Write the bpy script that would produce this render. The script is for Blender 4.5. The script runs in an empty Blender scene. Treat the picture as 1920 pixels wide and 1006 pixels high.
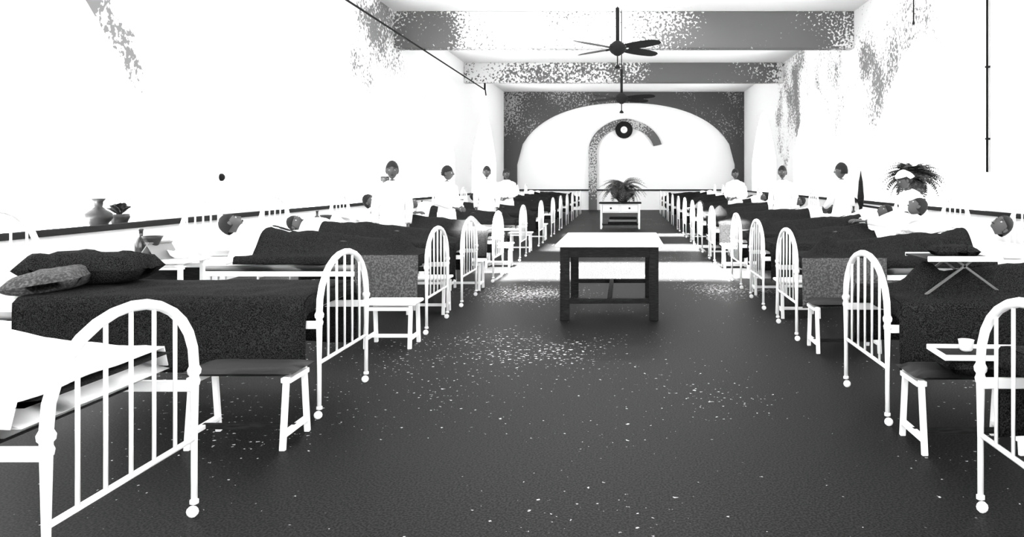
import bpy, bmesh, math, random
from mathutils import Vector, Matrix, noise
R = math.radians
PI = math.pi
C = bpy.context.scene.collection
S = bpy.context.scene

# ------------------------------------------------------------------ camera
F_PX = 1500.0            # focal length in pixels of the 1920 px wide frame
CAM_H = 1.53
cam_d = bpy.data.cameras.new('camera')
cam = bpy.data.objects.new('camera', cam_d); C.objects.link(cam)
cam.location = (0, 0, CAM_H)
cam.rotation_euler = (R(90), 0, 0)
cam_d.sensor_width = 36.0
cam_d.lens = F_PX / 1920 * 36.0
cam_d.shift_x = -(1170 - 960) / 1920
cam_d.shift_y = -(503 - 337) / 1920
cam_d.clip_start = 0.05
cam_d.clip_end = 500
S.camera = cam

# ------------------------------------------------------------------ light
w = bpy.data.worlds.new('sky'); S.world = w; w.use_nodes = True
bg = w.node_tree.nodes['Background']
bg.inputs[0].default_value = (1, 1, 1, 1)
bg.inputs[1].default_value = 3.1
sd = bpy.data.lights.new('sun', 'SUN'); sd.energy = 115.0; sd.angle = R(4)
so = bpy.data.objects.new('sun', sd); C.objects.link(so)
so.rotation_euler = (R(20), R(-3), 0); so.location = (0, 14, 20)
S.view_settings.view_transform = 'Standard'
S.view_settings.look = 'None'
S.view_settings.gamma = 1
S.view_settings.use_curve_mapping = False
S.view_settings.exposure = 1.35

# ------------------------------------------------------------------ materials
def mat(name, v, rough=0.6, spec=0.3, metal=0.0, v2=None, scale=8.0, lo=0.45, hi=0.6, detail=4.0, stretch=None, bump=0.0, col2=None):
    m = bpy.data.materials.new(name); m.use_nodes = True
    nt = m.node_tree; b = nt.nodes['Principled BSDF']
    b.inputs['Base Color'].default_value = (v, v, v, 1)
    b.inputs['Roughness'].default_value = rough
    b.inputs['Specular IOR Level'].default_value = spec
    b.inputs['Metallic'].default_value = metal
    if v2 is not None or bump:
        tc = nt.nodes.new('ShaderNodeTexCoord'); mp = nt.nodes.new('ShaderNodeMapping')
        if stretch: mp.inputs['Scale'].default_value = stretch
        n = nt.nodes.new('ShaderNodeTexNoise'); n.inputs['Scale'].default_value = scale; n.inputs['Detail'].default_value = detail
        nt.links.new(tc.outputs['Object'], mp.inputs[0]); nt.links.new(mp.outputs[0], n.inputs['Vector'])
        if v2 is not None:
            r = nt.nodes.new('ShaderNodeValToRGB')
            r.color_ramp.elements[0].position = lo; r.color_ramp.elements[0].color = (v, v, v, 1)
            r.color_ramp.elements[1].position = hi; r.color_ramp.elements[1].color = (v2, v2, v2, 1)
            nt.links.new(n.outputs[0], r.inputs[0]); nt.links.new(r.outputs[0], b.inputs['Base Color'])
        if bump:
            bp = nt.nodes.new('ShaderNodeBump'); bp.inputs['Strength'].default_value = bump; bp.inputs['Distance'].default_value = 0.01
            nt.links.new(n.outputs[0], bp.inputs['Height']); nt.links.new(bp.outputs[0], b.inputs['Normal'])
    return m

def mottled(name, base, fleck, amount, fine=26.0, broad=0.55, rough=0.9, patches=()):
    """plaster mottle: fine dark specks gathered into blotches; patches = shade put into the colour (x, y, z, radius, strength)"""
    m = bpy.data.materials.new(name); m.use_nodes = True
    nt = m.node_tree; b = nt.nodes['Principled BSDF']; ln = nt.links.new
    b.inputs['Roughness'].default_value = rough; b.inputs['Specular IOR Level'].default_value = 0.1
    tc = nt.nodes.new('ShaderNodeTexCoord')
    nf = nt.nodes.new('ShaderNodeTexNoise'); nf.inputs['Scale'].default_value = fine; nf.inputs['Detail'].default_value = 2
    nb = nt.nodes.new('ShaderNodeTexNoise'); nb.inputs['Scale'].default_value = broad; nb.inputs['Detail'].default_value = 2
    for n in (nf, nb): ln(tc.outputs['Object'], n.inputs['Vector'])
    a = nt.nodes.new('ShaderNodeMath'); a.operation = 'MULTIPLY_ADD'; a.inputs[1].default_value = 1.2
    ln(nb.outputs[0], a.inputs[0]); ln(nf.outputs[0], a.inputs[2]); out = a.outputs[0]
    for x, y, z, rad, st in patches:
        d = nt.nodes.new('ShaderNodeVectorMath'); d.operation = 'DISTANCE'; d.inputs[1].default_value = (x, y, z)
        ln(tc.outputs['Object'], d.inputs[0])
        q = nt.nodes.new('ShaderNodeMapRange'); q.interpolation_type = 'SMOOTHSTEP'
        q.inputs['From Min'].default_value = rad; q.inputs['From Max'].default_value = rad * .3
        q.inputs['To Min'].default_value = 0; q.inputs['To Max'].default_value = st
        ln(d.outputs['Value'], q.inputs['Value'])
        s = nt.nodes.new('ShaderNodeMath'); s.operation = 'ADD'; ln(out, s.inputs[0]); ln(q.outputs[0], s.inputs[1]); out = s.outputs[0]
    r = nt.nodes.new('ShaderNodeValToRGB')
    r.color_ramp.elements[0].color = (base, base, base, 1); r.color_ramp.elements[1].color = (fleck, fleck, fleck, 1)
    mr = nt.nodes.new('ShaderNodeMapRange'); mr.inputs['From Min'].default_value = 1.28 - amount; mr.inputs['From Max'].default_value = 1.34 - amount
    ln(out, mr.inputs['Value']); ln(mr.outputs[0], r.inputs[0]); ln(r.outputs[0], b.inputs['Base Color'])
    return m

M = {}
M['plaster'] = mat('white_plaster', .86, .9, .1, bump=.15, scale=6)
M['shaded_wall'] = mottled('mottled_shade_plaster', .86, .20, -.22, fine=15, patches=[(-6.1, 18.6, 4.75, 1.7, .40), (-6.1, 20.6, 5.3, 1.8, .42), (-6.1, 9.0, 3.75, .45, .42), (-6.1, 9.35, 3.5, .42, .42), (-6.1, 9.75, 3.2, .4, .44), (-6.1, 10.0, 2.85, .35, .42), (-6.1, 10.25, 2.5, .3, .36), (6.1, 24.2, 4.6, 3.2, .40), (6.1, 29.8, 4.6, 4.0, .46), (6.1, 20.0, 4.4, 3.4, .36), (6.1, 16.5, 4.4, 3.0, .24)])  # spandrel and arch-edge shade painted into the wall colour
M['beam'] = mottled('mottled_shade_beam', .70, .12, .14, fine=15, broad=.3, patches=[(-5.2, 21.2, 5.4, 1.3, .3), (3.2, 21.2, 5.5, 4.2, .22), (3.5, 30.5, 5.5, 3.5, .2)])  # shade of the beam faces painted in as mottled grey
M['endwall'] = mottled('mottled_shade_grey', .30, .07, .36, fine=13, broad=.3)  # shading of the end wall's upper corners, painted as a grey base
M['architrave'] = mottled('grey_moulding', .45, .10, .34, fine=13, broad=.4)
M['enamel'] = mat('white_enamel', .88, .35, .4)
M['linen'] = mat('white_linen', .86, .9, .1, bump=.3, scale=14)
M['blanket'] = mat('dark_wool', .004, 1.0, .02, v2=.026, scale=150, lo=.42, hi=.6)
M['coverlet'] = mat('grey_coverlet', .05, .95, .05, v2=.12, scale=60, lo=.45, hi=.62)
M['rail'] = mat('dark_paint', .02, .7, .1)
M['wood'] = mat('dark_stained_wood', .010, .7, .06, v2=.018, scale=12, stretch=(1, 1, 8))
M['seat'] = mat('dark_leather', .016, .6, .15)
M['skin'] = mat('skin', .075, .6, .2)
M['hair'] = mat('black_hair', .012, .7, .2)
M['eye'] = mat('eye_white', .5, .3, .4)
M['lip'] = mat('lips_and_pupils', .02, .5, .2)
M['iron'] = mat('dark_iron', .014, .8, .05)
M['leaf'] = mat('leaf', .03, .6, .2, v2=.09, scale=20)
M['pot'] = mat('dark_glaze', .02, .4, .3)
M['glass'] = mat('dark_glass', .03, .15, .5)
M['grey'] = mat('grey_iron', .22, .6, .2)
M['dimgrey'] = mat('dull_metal', .10, .6, .2)
M['ground'] = mat('courtyard_gravel', .09, .95, .1, v2=.13, scale=3)

def floor_mat():
    m = bpy.data.materials.new('dark_polished_floor'); m.use_nodes = True
    nt = m.node_tree; b = nt.nodes['Principled BSDF']
    b.inputs['Roughness'].default_value = .55; b.inputs['Specular IOR Level'].default_value = .05
    tc = nt.nodes.new('ShaderNodeTexCoord')
    n1 = nt.nodes.new('ShaderNodeTexNoise'); n1.inputs['Scale'].default_value = 90; n1.inputs['Detail'].default_value = 3
    n2 = nt.nodes.new('ShaderNodeTexNoise'); n2.inputs['Scale'].default_value = .5; n2.inputs['Detail'].default_value = 4
    n3 = nt.nodes.new('ShaderNodeTexNoise'); n3.inputs['Scale'].default_value = 26; n3.inputs['Detail'].default_value = 3
    for n in (n1, n2, n3): nt.links.new(tc.outputs['Object'], n.inputs['Vector'])
    r1 = nt.nodes.new('ShaderNodeMapRange'); r1.inputs['From Min'].default_value = .42; r1.inputs['From Max'].default_value = .60
    r1.inputs['To Min'].default_value = .001; r1.inputs['To Max'].default_value = .020
    nt.links.new(n1.outputs[0], r1.inputs['Value'])
    # sparse pale chips, thicker in broad blotches and a few set patches
    w1 = nt.nodes.new('ShaderNodeMath'); w1.operation = 'MULTIPLY_ADD'; w1.inputs[1].default_value = .45
    nt.links.new(n2.outputs[0], w1.inputs[0]); nt.links.new(n3.outputs[0], w1.inputs[2])
    wout = w1.outputs[0]
    for px, py, rad, st in ((-1.2, 6.9, 1.5, .11), (-1.1, 10.9, 1.3, .22), (1.3, 10.9, 1.1, .10), (-.2, 5.6, 2.2, .03)):
        d = nt.nodes.new('ShaderNodeVectorMath'); d.operation = 'DISTANCE'; d.inputs[1].default_value = (px, py, 0); nt.links.new(tc.outputs['Object'], d.inputs[0])
        q = nt.nodes.new('ShaderNodeMapRange'); q.inputs['From Min'].default_value = rad; q.inputs['From Max'].default_value = 0; q.inputs['To Max'].default_value = st
        nt.links.new(d.outputs['Value'], q.inputs['Value'])
        a = nt.nodes.new('ShaderNodeMath'); a.operation = 'ADD'; nt.links.new(wout, a.inputs[0]); nt.links.new(q.outputs[0], a.inputs[1]); wout = a.outputs[0]
    r2 = nt.nodes.new('ShaderNodeMapRange'); r2.inputs['From Min'].default_value = .935; r2.inputs['From Max'].default_value = .965
    r2.inputs['To Min'].default_value = 0; r2.inputs['To Max'].default_value = .7
    nt.links.new(wout, r2.inputs['Value'])
    ad = nt.nodes.new('ShaderNodeMath'); ad.operation = 'MAXIMUM'
    nt.links.new(r1.outputs[0], ad.inputs[0]); nt.links.new(r2.outputs[0], ad.inputs[1])
    nt.links.new(ad.outputs[0], b.inputs['Base Color'])
    return m
M['floor'] = floor_mat()

# ------------------------------------------------------------------ mesh builder
class MB:
    def __init__(s): s.v = []; s.f = []; s.m = []; s.sm = []; s.cur = 0
    def add(s, vs, fs, smooth=True):
        o = len(s.v); s.v += [tuple(p) for p in vs]
        for f in fs: s.f.append(tuple(i + o for i in f)); s.m.append(s.cur); s.sm.append(smooth)
        return s
    def box(s, x0, x1, y0, y1, z0, z1, M4=None):
        p = [Vector((x, y, z)) for z in (z0, z1) for y in (y0, y1) for x in (x0, x1)]
        if M4: p = [M4 @ q for q in p]
        return s.add(p, [(0, 2, 3, 1), (4, 5, 7, 6), (0, 1, 5, 4), (2, 6, 7, 3), (0, 4, 6, 2), (1, 3, 7, 5)], False)
    def beam(s, a, b, wx, wy, up=(0, 1, 0)):
        """square-section bar from a to b"""
        a = Vector(a); b = Vector(b); t = (b - a).normalized(); u = Vector(up)
        if abs(t.dot(u)) > .95: u = Vector((1, 0, 0))
        x = t.cross(u).normalized(); y = x.cross(t)
        p = []
        for c in (a, b):
            for sx, sy in ((-1, -1), (1, -1), (1, 1), (-1, 1)): p.append(c + x * sx * wx / 2 + y * sy * wy / 2)
        return s.add(p, [(0, 1, 2, 3), (7, 6, 5, 4), (0, 4, 5, 1), (1, 5, 6, 2), (2, 6, 7, 3), (3, 7, 4, 0)], False)
    def tube(s, pts, r, n=8, flat=1.0):
        pts = [Vector(p) for p in pts]; k = len(pts)
        rr = r if isinstance(r, (list, tuple)) else [r] * k
        vs = []; prev = None
        for i, p in enumerate(pts):
            t = (pts[min(i + 1, k - 1)] - pts[max(i - 1, 0)]).normalized()
            if prev is None:
                u = Vector((0, 0, 1)) if abs(t.z) < .9 else Vector((1, 0, 0))
                x = t.cross(u).normalized()
            else:
                x = (prev - t * prev.dot(t)).normalized()
            prev = x; y = t.cross(x)
            for j in range(n):
                a = 2 * PI * j / n
                vs.append(p + (x * math.cos(a) + y * math.sin(a) * flat) * rr[i])
        fs = [(i * n + j, i * n + (j + 1) % n, (i + 1) * n + (j + 1) % n, (i + 1) * n + j) for i in range(k - 1) for j in range(n)]
        fs.append(tuple(reversed(range(n)))); fs.append(tuple((k - 1) * n + j for j in range(n)))
        return s.add(vs, fs)
    def lathe(s, prof, c=(0, 0, 0), n=20, sy=1.0, M4=None):
        vs = []
        for r, z in prof:
            for j in range(n):
                a = 2 * PI * j / n
                p = Vector((c[0] + r * math.cos(a), c[1] + r * sy * math.sin(a), c[2] + z))
                vs.append(M4 @ p if M4 else p)
        k = len(prof)
        fs = [(i * n + j, i * n + (j + 1) % n, (i + 1) * n + (j + 1) % n, (i + 1) * n + j) for i in range(k - 1) for j in range(n)]
        fs.append(tuple(reversed(range(n)))); fs.append(tuple((k - 1) * n + j for j in range(n)))
        return s.add(vs, fs)
    def ball(s, c, rx, ry=None, rz=None, n=10, m=7, M4=None):
        ry = ry or rx; rz = rz or rx
        prof = []
        vs = []
        for i in range(m + 1):
            t = PI * i / m; rad = max(math.sin(t), .02)
            for j in range(n):
                a = 2 * PI * j / n
                q = Vector((rx * rad * math.cos(a), ry * rad * math.sin(a), -rz * math.cos(t)))
                if M4: q = M4 @ q
                vs.append(Vector(c) + q)
        fs = [(i * n + j, i * n + (j + 1) % n, (i + 1) * n + (j + 1) % n, (i + 1) * n + j) for i in range(m) for j in range(n)]
        fs.append(tuple(reversed(range(n)))); fs.append(tuple(m * n + j for j in range(n)))
        return s.add(vs, fs)
    def build(s, name, m, parent=None, bevel=0, seg=1):
        me = bpy.data.meshes.new(name); me.from_pydata(s.v, [], s.f)
        ms = m if isinstance(m, (list, tuple)) else [m]
        for q in ms: me.materials.append(M[q] if isinstance(q, str) else q)
        me.polygons.foreach_set('material_index', s.m)
        me.polygons.foreach_set('use_smooth', s.sm)
        if bevel:
            bm = bmesh.new(); bm.from_mesh(me)
            bmesh.ops.bevel(bm, geom=[e for e in bm.edges if len(e.link_faces) == 2 and e.calc_face_angle(0) > .6], offset=bevel, segments=seg, affect='EDGES')
            bm.to_mesh(me); bm.free()
        o = bpy.data.objects.new(name, me); C.objects.link(o)
        if parent: o.parent = parent
        return o

def tag(o, label=None, cat=None, group=None, kind=None):
    if label: o['label'] = label
    if cat: o['category'] = cat
    if group: o['group'] = group
    if kind: o['kind'] = kind
    return o
def thing(name, label, cat, loc=(0, 0, 0), rz=0, group=None):
    o = bpy.data.objects.new(name, None); C.objects.link(o)
    o.empty_display_size = .2
    o.location = loc; o.rotation_euler = (0, 0, rz)
    return tag(o, label, cat, group)
KIDS = {}
def freeze(root):
    """remember the tree once so that copying is quick"""
    KIDS[root.name] = [(c, list(c.children)) for c in root.children]
def dup(root, loc, rz, label=None, group=None, sc=None):
    r = root.copy(); C.objects.link(r); r.location = loc; r.rotation_euler = (0, 0, rz)
    if label: r['label'] = label
    if group: r['group'] = group
    if sc: r.scale = (sc, sc, sc)
    for ch, gs in KIDS.get(root.name, []):
        c = ch.copy(); C.objects.link(c); c.parent = r
        for g in gs:
            d = g.copy(); C.objects.link(d); d.parent = c
    return r
USED = set()
def place(proto, loc, rz, label, group=None, sc=None):
    """the first call moves the prototype itself, later ones copy it"""
    if proto.name not in USED:
        if proto.name not in KIDS: freeze(proto)
        USED.add(proto.name)
        proto.location = loc; proto.rotation_euler = (0, 0, rz); proto['label'] = label
        if group: proto['group'] = group
        if sc: proto.scale = (sc, sc, sc)
        return proto
    return dup(proto, loc, rz, label, group, sc)

# ------------------------------------------------------------------ the room
XW = 6.1; YE = 40.6; ZC = 6.0; YB = -6.0; TH = 0.5
BEAMS = [(2.6, 5.1), (21.2, 5.02), (30.5, 5.24)]
ARCH_C = [-2.1, 7.2, 16.5, 25.8, 35.1]; AHW = 3.0; SPR = 2.35; RISE = 2.15; SILL = .98

m_ = MB(); m_.box(-XW - TH, XW + TH, YB, YE + .8, -.1, 0); tag(m_.build('floor', 'floor'), kind='structure')
m_ = MB(); m_.box(-90, 90, -70, 130, -.62, -.5); tag(m_.build('ground', 'ground'), kind='structure')

# ceiling with three unseen openings added to throw sun bands across the aisle
SLOTS = [(9.95, 12.7), (14.95, 16.9), (19.4, 20.65)]
SXS = [(-2.7, 1.85), (-2.0, 1.75), (-1.9, 1.7)]
m_ = MB(); y = YB
for (a, b), (SX0, SX1) in zip(SLOTS, SXS):
    m_.box(-XW - TH, XW + TH, y, a, ZC, ZC + .2)
    m_.box(-XW - TH, SX0, a, b, ZC, ZC + .2); m_.box(SX1, XW + TH, a, b, ZC, ZC + .2)
    y = b
m_.box(-XW - TH, XW + TH, y, YE + .8, ZC, ZC + .2)
tag(m_.build('ceiling', 'plaster'), kind='structure')
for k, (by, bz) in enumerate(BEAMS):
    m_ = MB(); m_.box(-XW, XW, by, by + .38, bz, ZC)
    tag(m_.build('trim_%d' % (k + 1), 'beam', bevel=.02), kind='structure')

def arch_z(t, hw, spr, rise):
    """slightly pointed arch soffit height at offset t from the centre"""
    a = min(abs(t) / hw, 1.0)
    return spr + rise * (1 - a ** 1.75)
def side_wall(name, sx, sills=True):
    m = MB()
    x0, x1 = (XW, XW + TH) if sx > 0 else (-XW - TH, -XW)
    def blk(y0, y1, z0, z1): m.box(x0, x1, y0, y1, z0, z1)
    edges = [YB]
    for c in ARCH_C: edges += [c - AHW, c + AHW]
    edges.append(YE + .8)
    for i in range(0, len(edges), 2): blk(edges[i], edges[i + 1], 0, ZC)
    for c in ARCH_C:
        blk(c - AHW, c + AHW, 0, SILL)
        n = 26
        for k in range(n):
            t0 = -AHW + 2 * AHW * k / n; t1 = t0 + 2 * AHW / n
            za, zb = arch_z(t0, AHW, SPR, RISE), arch_z(t1, AHW, SPR, RISE)
            p = [(x, yy, z) for x in (x0, x1) for yy, z in ((c + t0, za), (c + t1, zb), (c + t1, ZC), (c + t0, ZC))]
            m.add(p, [(0, 1, 2, 3), (7, 6, 5, 4), (0, 4, 5, 1), (3, 2, 6, 7)], False)
    o = m.build(name, 'shaded_wall'); tag(o, kind='structure')
    return o
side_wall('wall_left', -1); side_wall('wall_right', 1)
# dark dado rail
for nm, sx in (('trim_left', -1), ('trim_right', 1)):
    m_ = MB(); xa, xb = sorted((sx * XW, sx * (XW - .05)))
    m_.box(xa, xb, YB, YE, .935, 1.01)
    tag(m_.build(nm, 'rail', bevel=.008), kind='structure')

# end wall: shade painted grey around a broad white recess and a niche doorway
def ell(cx, cz, rx, rz, a0, a1, n): return [(cx + rx * math.cos(a0 + (a1 - a0) * k / n), cz + rz * math.sin(a0 + (a1 - a0) * k / n)) for k in range(n + 1)]
m_ = MB()
m_.box(-XW - TH, XW + TH, YE + .25, YE + .8, 0, ZC)
tag(m_.build('wall_back', 'plaster'), kind='structure')
m_ = MB()   # front skin of the end wall with the broad arch cut out
n = 40; cx = .1; rx = 5.55
prev = None
for k in range(n):
    a = -rx + 2 * rx * k / n; b = a + 2 * rx / n
    def hz(t):
        q = min(abs(t) / rx, 1); return 2.3 + 3.15 * (1 - q ** 2.3) ** .5
    m_.add([(cx + a, YE, hz(a)), (cx + b, YE, hz(b)), (cx + b, YE, ZC), (cx + a, YE, ZC), (cx + a, YE + .25, hz(a)), (cx + b, YE + .25, hz(b))],
           [(0, 1, 2, 3), (0, 4, 5, 1)], False)
m_.box(-XW, cx - rx, YE, YE + .25, 0, ZC); m_.box(cx + rx, XW, YE, YE + .25, 0, ZC)
tag(m_.build('trim_back', 'endwall'), kind='structure')
# architrave of the niche
m_ = MB(); yo = YE + .1; yb2 = YE + .25
def bandpts(w):
    pts = [(-1.38 - w, 0)]; pts += [(-1.38 - w, 2.6)]
    for k in range(25):
        a = PI - PI * .93 * k / 24
        pts.append((.08 + (1.46 + w) * math.cos(a), 3.0 + (1.15 + w * .95) * math.sin(a) * (1 + .06 * (1 - abs(math.cos(a))))))
    return pts
pi_, po_ = bandpts(0), bandpts(.42)
for k in range(len(pi_) - 1):
    a, b, c_, d_ = pi_[k], pi_[k + 1], po_[k + 1], po_[k]
    q = [(x, yy, z) for yy in (yo, yb2) for x, z in (a, b, c_, d_)]
    m_.add(q, [(0, 3, 2, 1), (0, 1, 5, 4), (2, 3, 7, 6), (4, 5, 6, 7)], False)
tag(m_.build('trim_doorway', 'architrave'), kind='structure')
m_ = MB(); m_.box(-5.55, 5.65, YE + .19, YE + .25, .97, 1.05); tag(m_.build('trim_rail', 'rail'), kind='structure')

# iron tie rod slung below the beams on the left
t = MB(); t.tube([(-5.34, 6, 4.99), (-5.34, 20, 4.99), (-5.34, 30.8, 4.99), (-5.34, 30.95, 4.8)], .022, 8)
rod = t.build('conduit_pipe', 'iron'); tag(rod, 'long thin dark pipe slung under the beams along the left side', 'pipe')
for by, bz in BEAMS[1:]:
    m_ = MB(); m_.box(-5.37, -5.31, by + .16, by + .22, min(bz, 5.0), bz + .005); m_.build('bracket', 'iron', rod)

# ------------------------------------------------------------------ bed
BW = .93; L = 2.45
def arch_path(x, zs, zt, hw, foot=.07, n=14):
    p = [(x, -hw, foot), (x, -hw, zs * .5), (x, -hw, zs)]
    for k in range(1, n): a = PI - PI * k / n; p.append((x, hw * math.cos(a), zs + (zt - zs) * math.sin(a) ** .9))
    return p + [(x, hw, zs), (x, hw, zs * .5), (x, hw, foot)]
def end_frame(x, zs, zt, root=None, mb=None, n=8):
    hw = BW / 2
    pts = arch_path(x, zs, zt, hw, .07 if mb is None else 0.0)
    rr = [.0145, .0145, .022] + [.022] * (len(pts) - 6) + [.022, .0145, .0145]
    nb = 5
    def top(yy): return zs + (zt - zs) * (max(0, 1 - (yy / hw) ** 2)) ** .45
    if mb is not None:
        mb.tube(pts, rr, 6)
        for k in range(nb):
            yy = -hw + BW * (k + 1) / (nb + 1); mb.tube([(x, yy, .36), (x, yy, top(yy))], .0095, 5)
        mb.tube([(x, -hw, .36), (x, hw, .36)], .012, 5)
        return
    fr = MB().tube(pts, rr, n).build('footboard_frame' if x < 1 else 'headboard_frame', 'enamel', root)
    for k in range(nb):
        yy = -hw + BW * (k + 1) / (nb + 1)
        MB().tube([(x, yy, .36), (x, yy, top(yy))], .0085, 6).build('bar', 'enamel', root)
    MB().tube([(x, -hw, .36), (x, hw, .36)], .0125, 8).build('lower_rail', 'enamel', root)
    for s in (-1, 1):
        k = MB(); k.lathe([(.014, -.045), (.023, -.04), (.026, -.02), (.018, 0), (.028, .012), (.03, .03), (.02, .05)], (x, s * hw, .64), 10)
        k.build('knob', 'enamel', root)
        c_ = MB(); c_.lathe([(.012, 0), (.02, .004), (.02, .02), (.01, .026)], (x, s * hw, .06), 8)
        wh = MB.build(c_, 'castor', 'enamel', root)
        q = MB(); q.lathe([(.018, -.01), (.026, -.007), (.026, .007), (.018, .01)], (0, 0, 0), 12, M4=Matrix.Translation((x + .008, s * hw, .026)) @ Matrix.Rotation(PI / 2, 4, 'X'))
        q.build('wheel', 'enamel', wh)
def make_bed():
    r = thing('hospital_bed', '', 'bed', group='white iron beds ranged along the ward')
    end_frame(0, .68, 1.03, r); end_frame(L, .80, 1.32, r)
    for s in (-1, 1):
        MB().beam((0, s * .45, .6), (L, s * .45, .6), .05, .02).build('side_rail', 'enamel', r, bevel=.003)
    m = MB()
    for k in range(13): m.box(.27 + k * .165, .31 + k * .165, -.44, .44, .592, .604)
    for k in range(5): m.box(.26, L - .02, -.36 + .18 * k - .01, -.36 + .18 * k + .01, .604, .61)
    tag(m.build('spring_mesh', 'iron', r), kind='stuff')
    return r
def make_far_bed():
    m = MB(); end_frame(0, .68, 1.03, None, m); end_frame(L, .80, 1.32, None, m)
    for s in (-1, 1): m.beam((0, s * .45, .6), (L, s * .45, .6), .05, .02)
    o = m.build('hospital_bed', 'enamel'); return tag(o, '', 'bed', 'white iron beds ranged along the ward')
bed_proto = make_bed(); far_proto = make_far_bed()

def cushion(x0, x1, y0, y1, z0, z1, nx=14, ny=8, pw=4, sag=.0, wob=.006, seed=0):
    """soft closed slab"""
    vs = []; fs = []
    cx, cy, cz = (x0 + x1) / 2, (y0 + y1) / 2, (z0 + z1) / 2
    hx, hy, hz = (x1 - x0) / 2, (y1 - y0) / 2, (z1 - z0) / 2
    for side in (-1, 1):
        for i in range(nx + 1):
            for j in range(ny + 1):
                u = -1 + 2 * i / nx; v = -1 + 2 * j / ny
                e = max(0, 1 - abs(u) ** pw) ** .35 * max(0, 1 - abs(v) ** pw) ** .35
                z = cz + side * hz * e + (wob * noise.noise(Vector((u * 3 + seed, v * 3, side))) if side > 0 else 0)
                vs.append((cx + hx * u, cy + hy * v, z))
    o = (nx + 1) * (ny + 1)
    for i in range(nx):
        for j in range(ny):
            a = i * (ny + 1) + j; b = a + ny + 1
            fs.append((a, a + 1, b + 1, b)); fs.append((o + a, o + b, o + b + 1, o + a + 1))
    for i in range(nx):
        for j in (0, ny):
            a = i * (ny + 1) + j; b = a + ny + 1; fs.append((a, b, o + b, o + a) if j == 0 else (a, o + a, o + b, b))
    for j in range(ny):
        for i in (0, nx):
            a = i * (ny + 1) + j; fs.append((a, o + a, o + a + 1, a + 1) if i == 0 else (a, a + 1, o + a + 1, o + a))
    return vs, fs
def make_mattress():
    m = MB(); m.add(*cushion(.10, L - .05, -.445, .445, .61, .755, 16, 8, 14, wob=.004))
    r = m.build('mattress', 'linen'); return tag(r, '', 'mattress', 'white mattresses on the iron beds')
mattress_proto = make_mattress()
def make_pillow(seed):
    m = MB(); m.add(*cushion(-.22, .22, -.34, .34, -.01, .15, 12, 14, 2.6, wob=.012, seed=seed))
    r = m.build('pillow', 'linen'); return tag(r, '', 'pillow', 'white pillows at the bed heads')
pillow_protos = [make_pillow(1), make_pillow(5)]

def make_blanket(seed, x0, x1, knees=0.0, body=.2, drop=.33, mt='blanket', fold=True, width=.24, kx=.95, tilt=0.0, flat=False):
    rnd = random.Random(seed)
    nu, nv = 40, 34
    def top(x, y):
        t = x / L
        feet = .20 * math.exp(-((x - .42) / .13) ** 2) * math.exp(-(y / .20) ** 2)
        leg = (.13 + body * .35 * min(1, max(0, (x - .5) / .8))) * math.exp(-(y / width) ** 2) * min(1, max(0, (x - .15) / .3))
        kn = knees * math.exp(-((x - kx) / .26) ** 2) * math.exp(-((y - .02) / .27) ** 2)
        if flat: feet = leg = kn = .012
        q = min(1, max(0, (x - 1.05) / .3)); q = q * q * (3 - 2 * q)
        ch = q * (.20 + .55 * max(0, x - 1.45) * math.tan(tilt) * 1.8) * math.exp(-(abs(y) / .33) ** 4) if tilt else 0
        fo = .014 * noise.noise(Vector((x * 5 + seed, y * 4, 0))) + .01 * noise.noise(Vector((x * 11, y * 3 + x * 6, seed)))
        edge = max(0, 1 - (abs(y) / .46) ** 6)
        return .768 + (max(feet, leg, kn, ch) + fo) * edge
    vs = []
    for i in range(nu + 1):
        x = x0 + (x1 - x0) * i / nu
        for j in range(nv + 1):
            s = -1 + 2 * j / nv                       # arc length across, scaled
            d = s * (.46 + (.76 - drop))
            if abs(d) <= .46: y = d; z = top(x, y)
            else:
                q = abs(d) - .46; k = q / (.76 - drop)
                wv = .012 * math.sin(x * 13 + seed) * k + .018 * noise.noise(Vector((x * 4, seed, k)))
                y = math.copysign(.463 + .012 + abs(wv) + .012 * k, d)
                z = .768 - q * (1 + .10 * noise.noise(Vector((x * 1.7, seed * 2, 0)))) 
            vs.append((x, y, z))
    fs = []
    for i in range(nu):
        for j in range(nv):
            a = i * (nv + 1) + j; b = a + nv + 1; fs.append((a, b, b + 1, a + 1))
    m = MB(); m.add(vs, fs)
    # foot end tucked down over the mattress
    o = len(vs); row = [vs[j] for j in range(nv + 1)]
    ev = [(x0 - .012, p[1], max(p[2] - .09, .33)) for p in row]
    m.add(row + ev, [(j, j + 1, nv + 2 + j, nv + 1 + j) for j in range(nv)])
    r = m.build('blanket', mt)
    md = r.modifiers.new('thickness', 'SOLIDIFY'); md.thickness = .008; md.offset = 1
    if fold:
        f = MB(); fv = []; nf = 24
        for i in range(5):
            x = x1 - .16 + .24 * i / 4
            for j in range(nf + 1):
                y = -.475 + .95 * j / nf
                z = top(min(x, x1), y * .96) + .016 + (.02 if 0 < i < 4 else 0) + .006 * noise.noise(Vector((x * 9, y * 7, seed)))
                if abs(y) > .42: z -= (abs(y) - .42) * 1.6
                fv.append((x, y, z))
        f.add(fv, [(i * (nf + 1) + j, (i + 1) * (nf + 1) + j, (i + 1) * (nf + 1) + j + 1, i * (nf + 1) + j + 1) for i in range(4) for j in range(nf)])
        q = f.build('turned_down_sheet', 'linen', r)
        md = q.modifiers.new('thickness', 'SOLIDIFY'); md.thickness = .012
    return tag(r, '', 'blanket', 'dark wool blankets over the patients')

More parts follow.
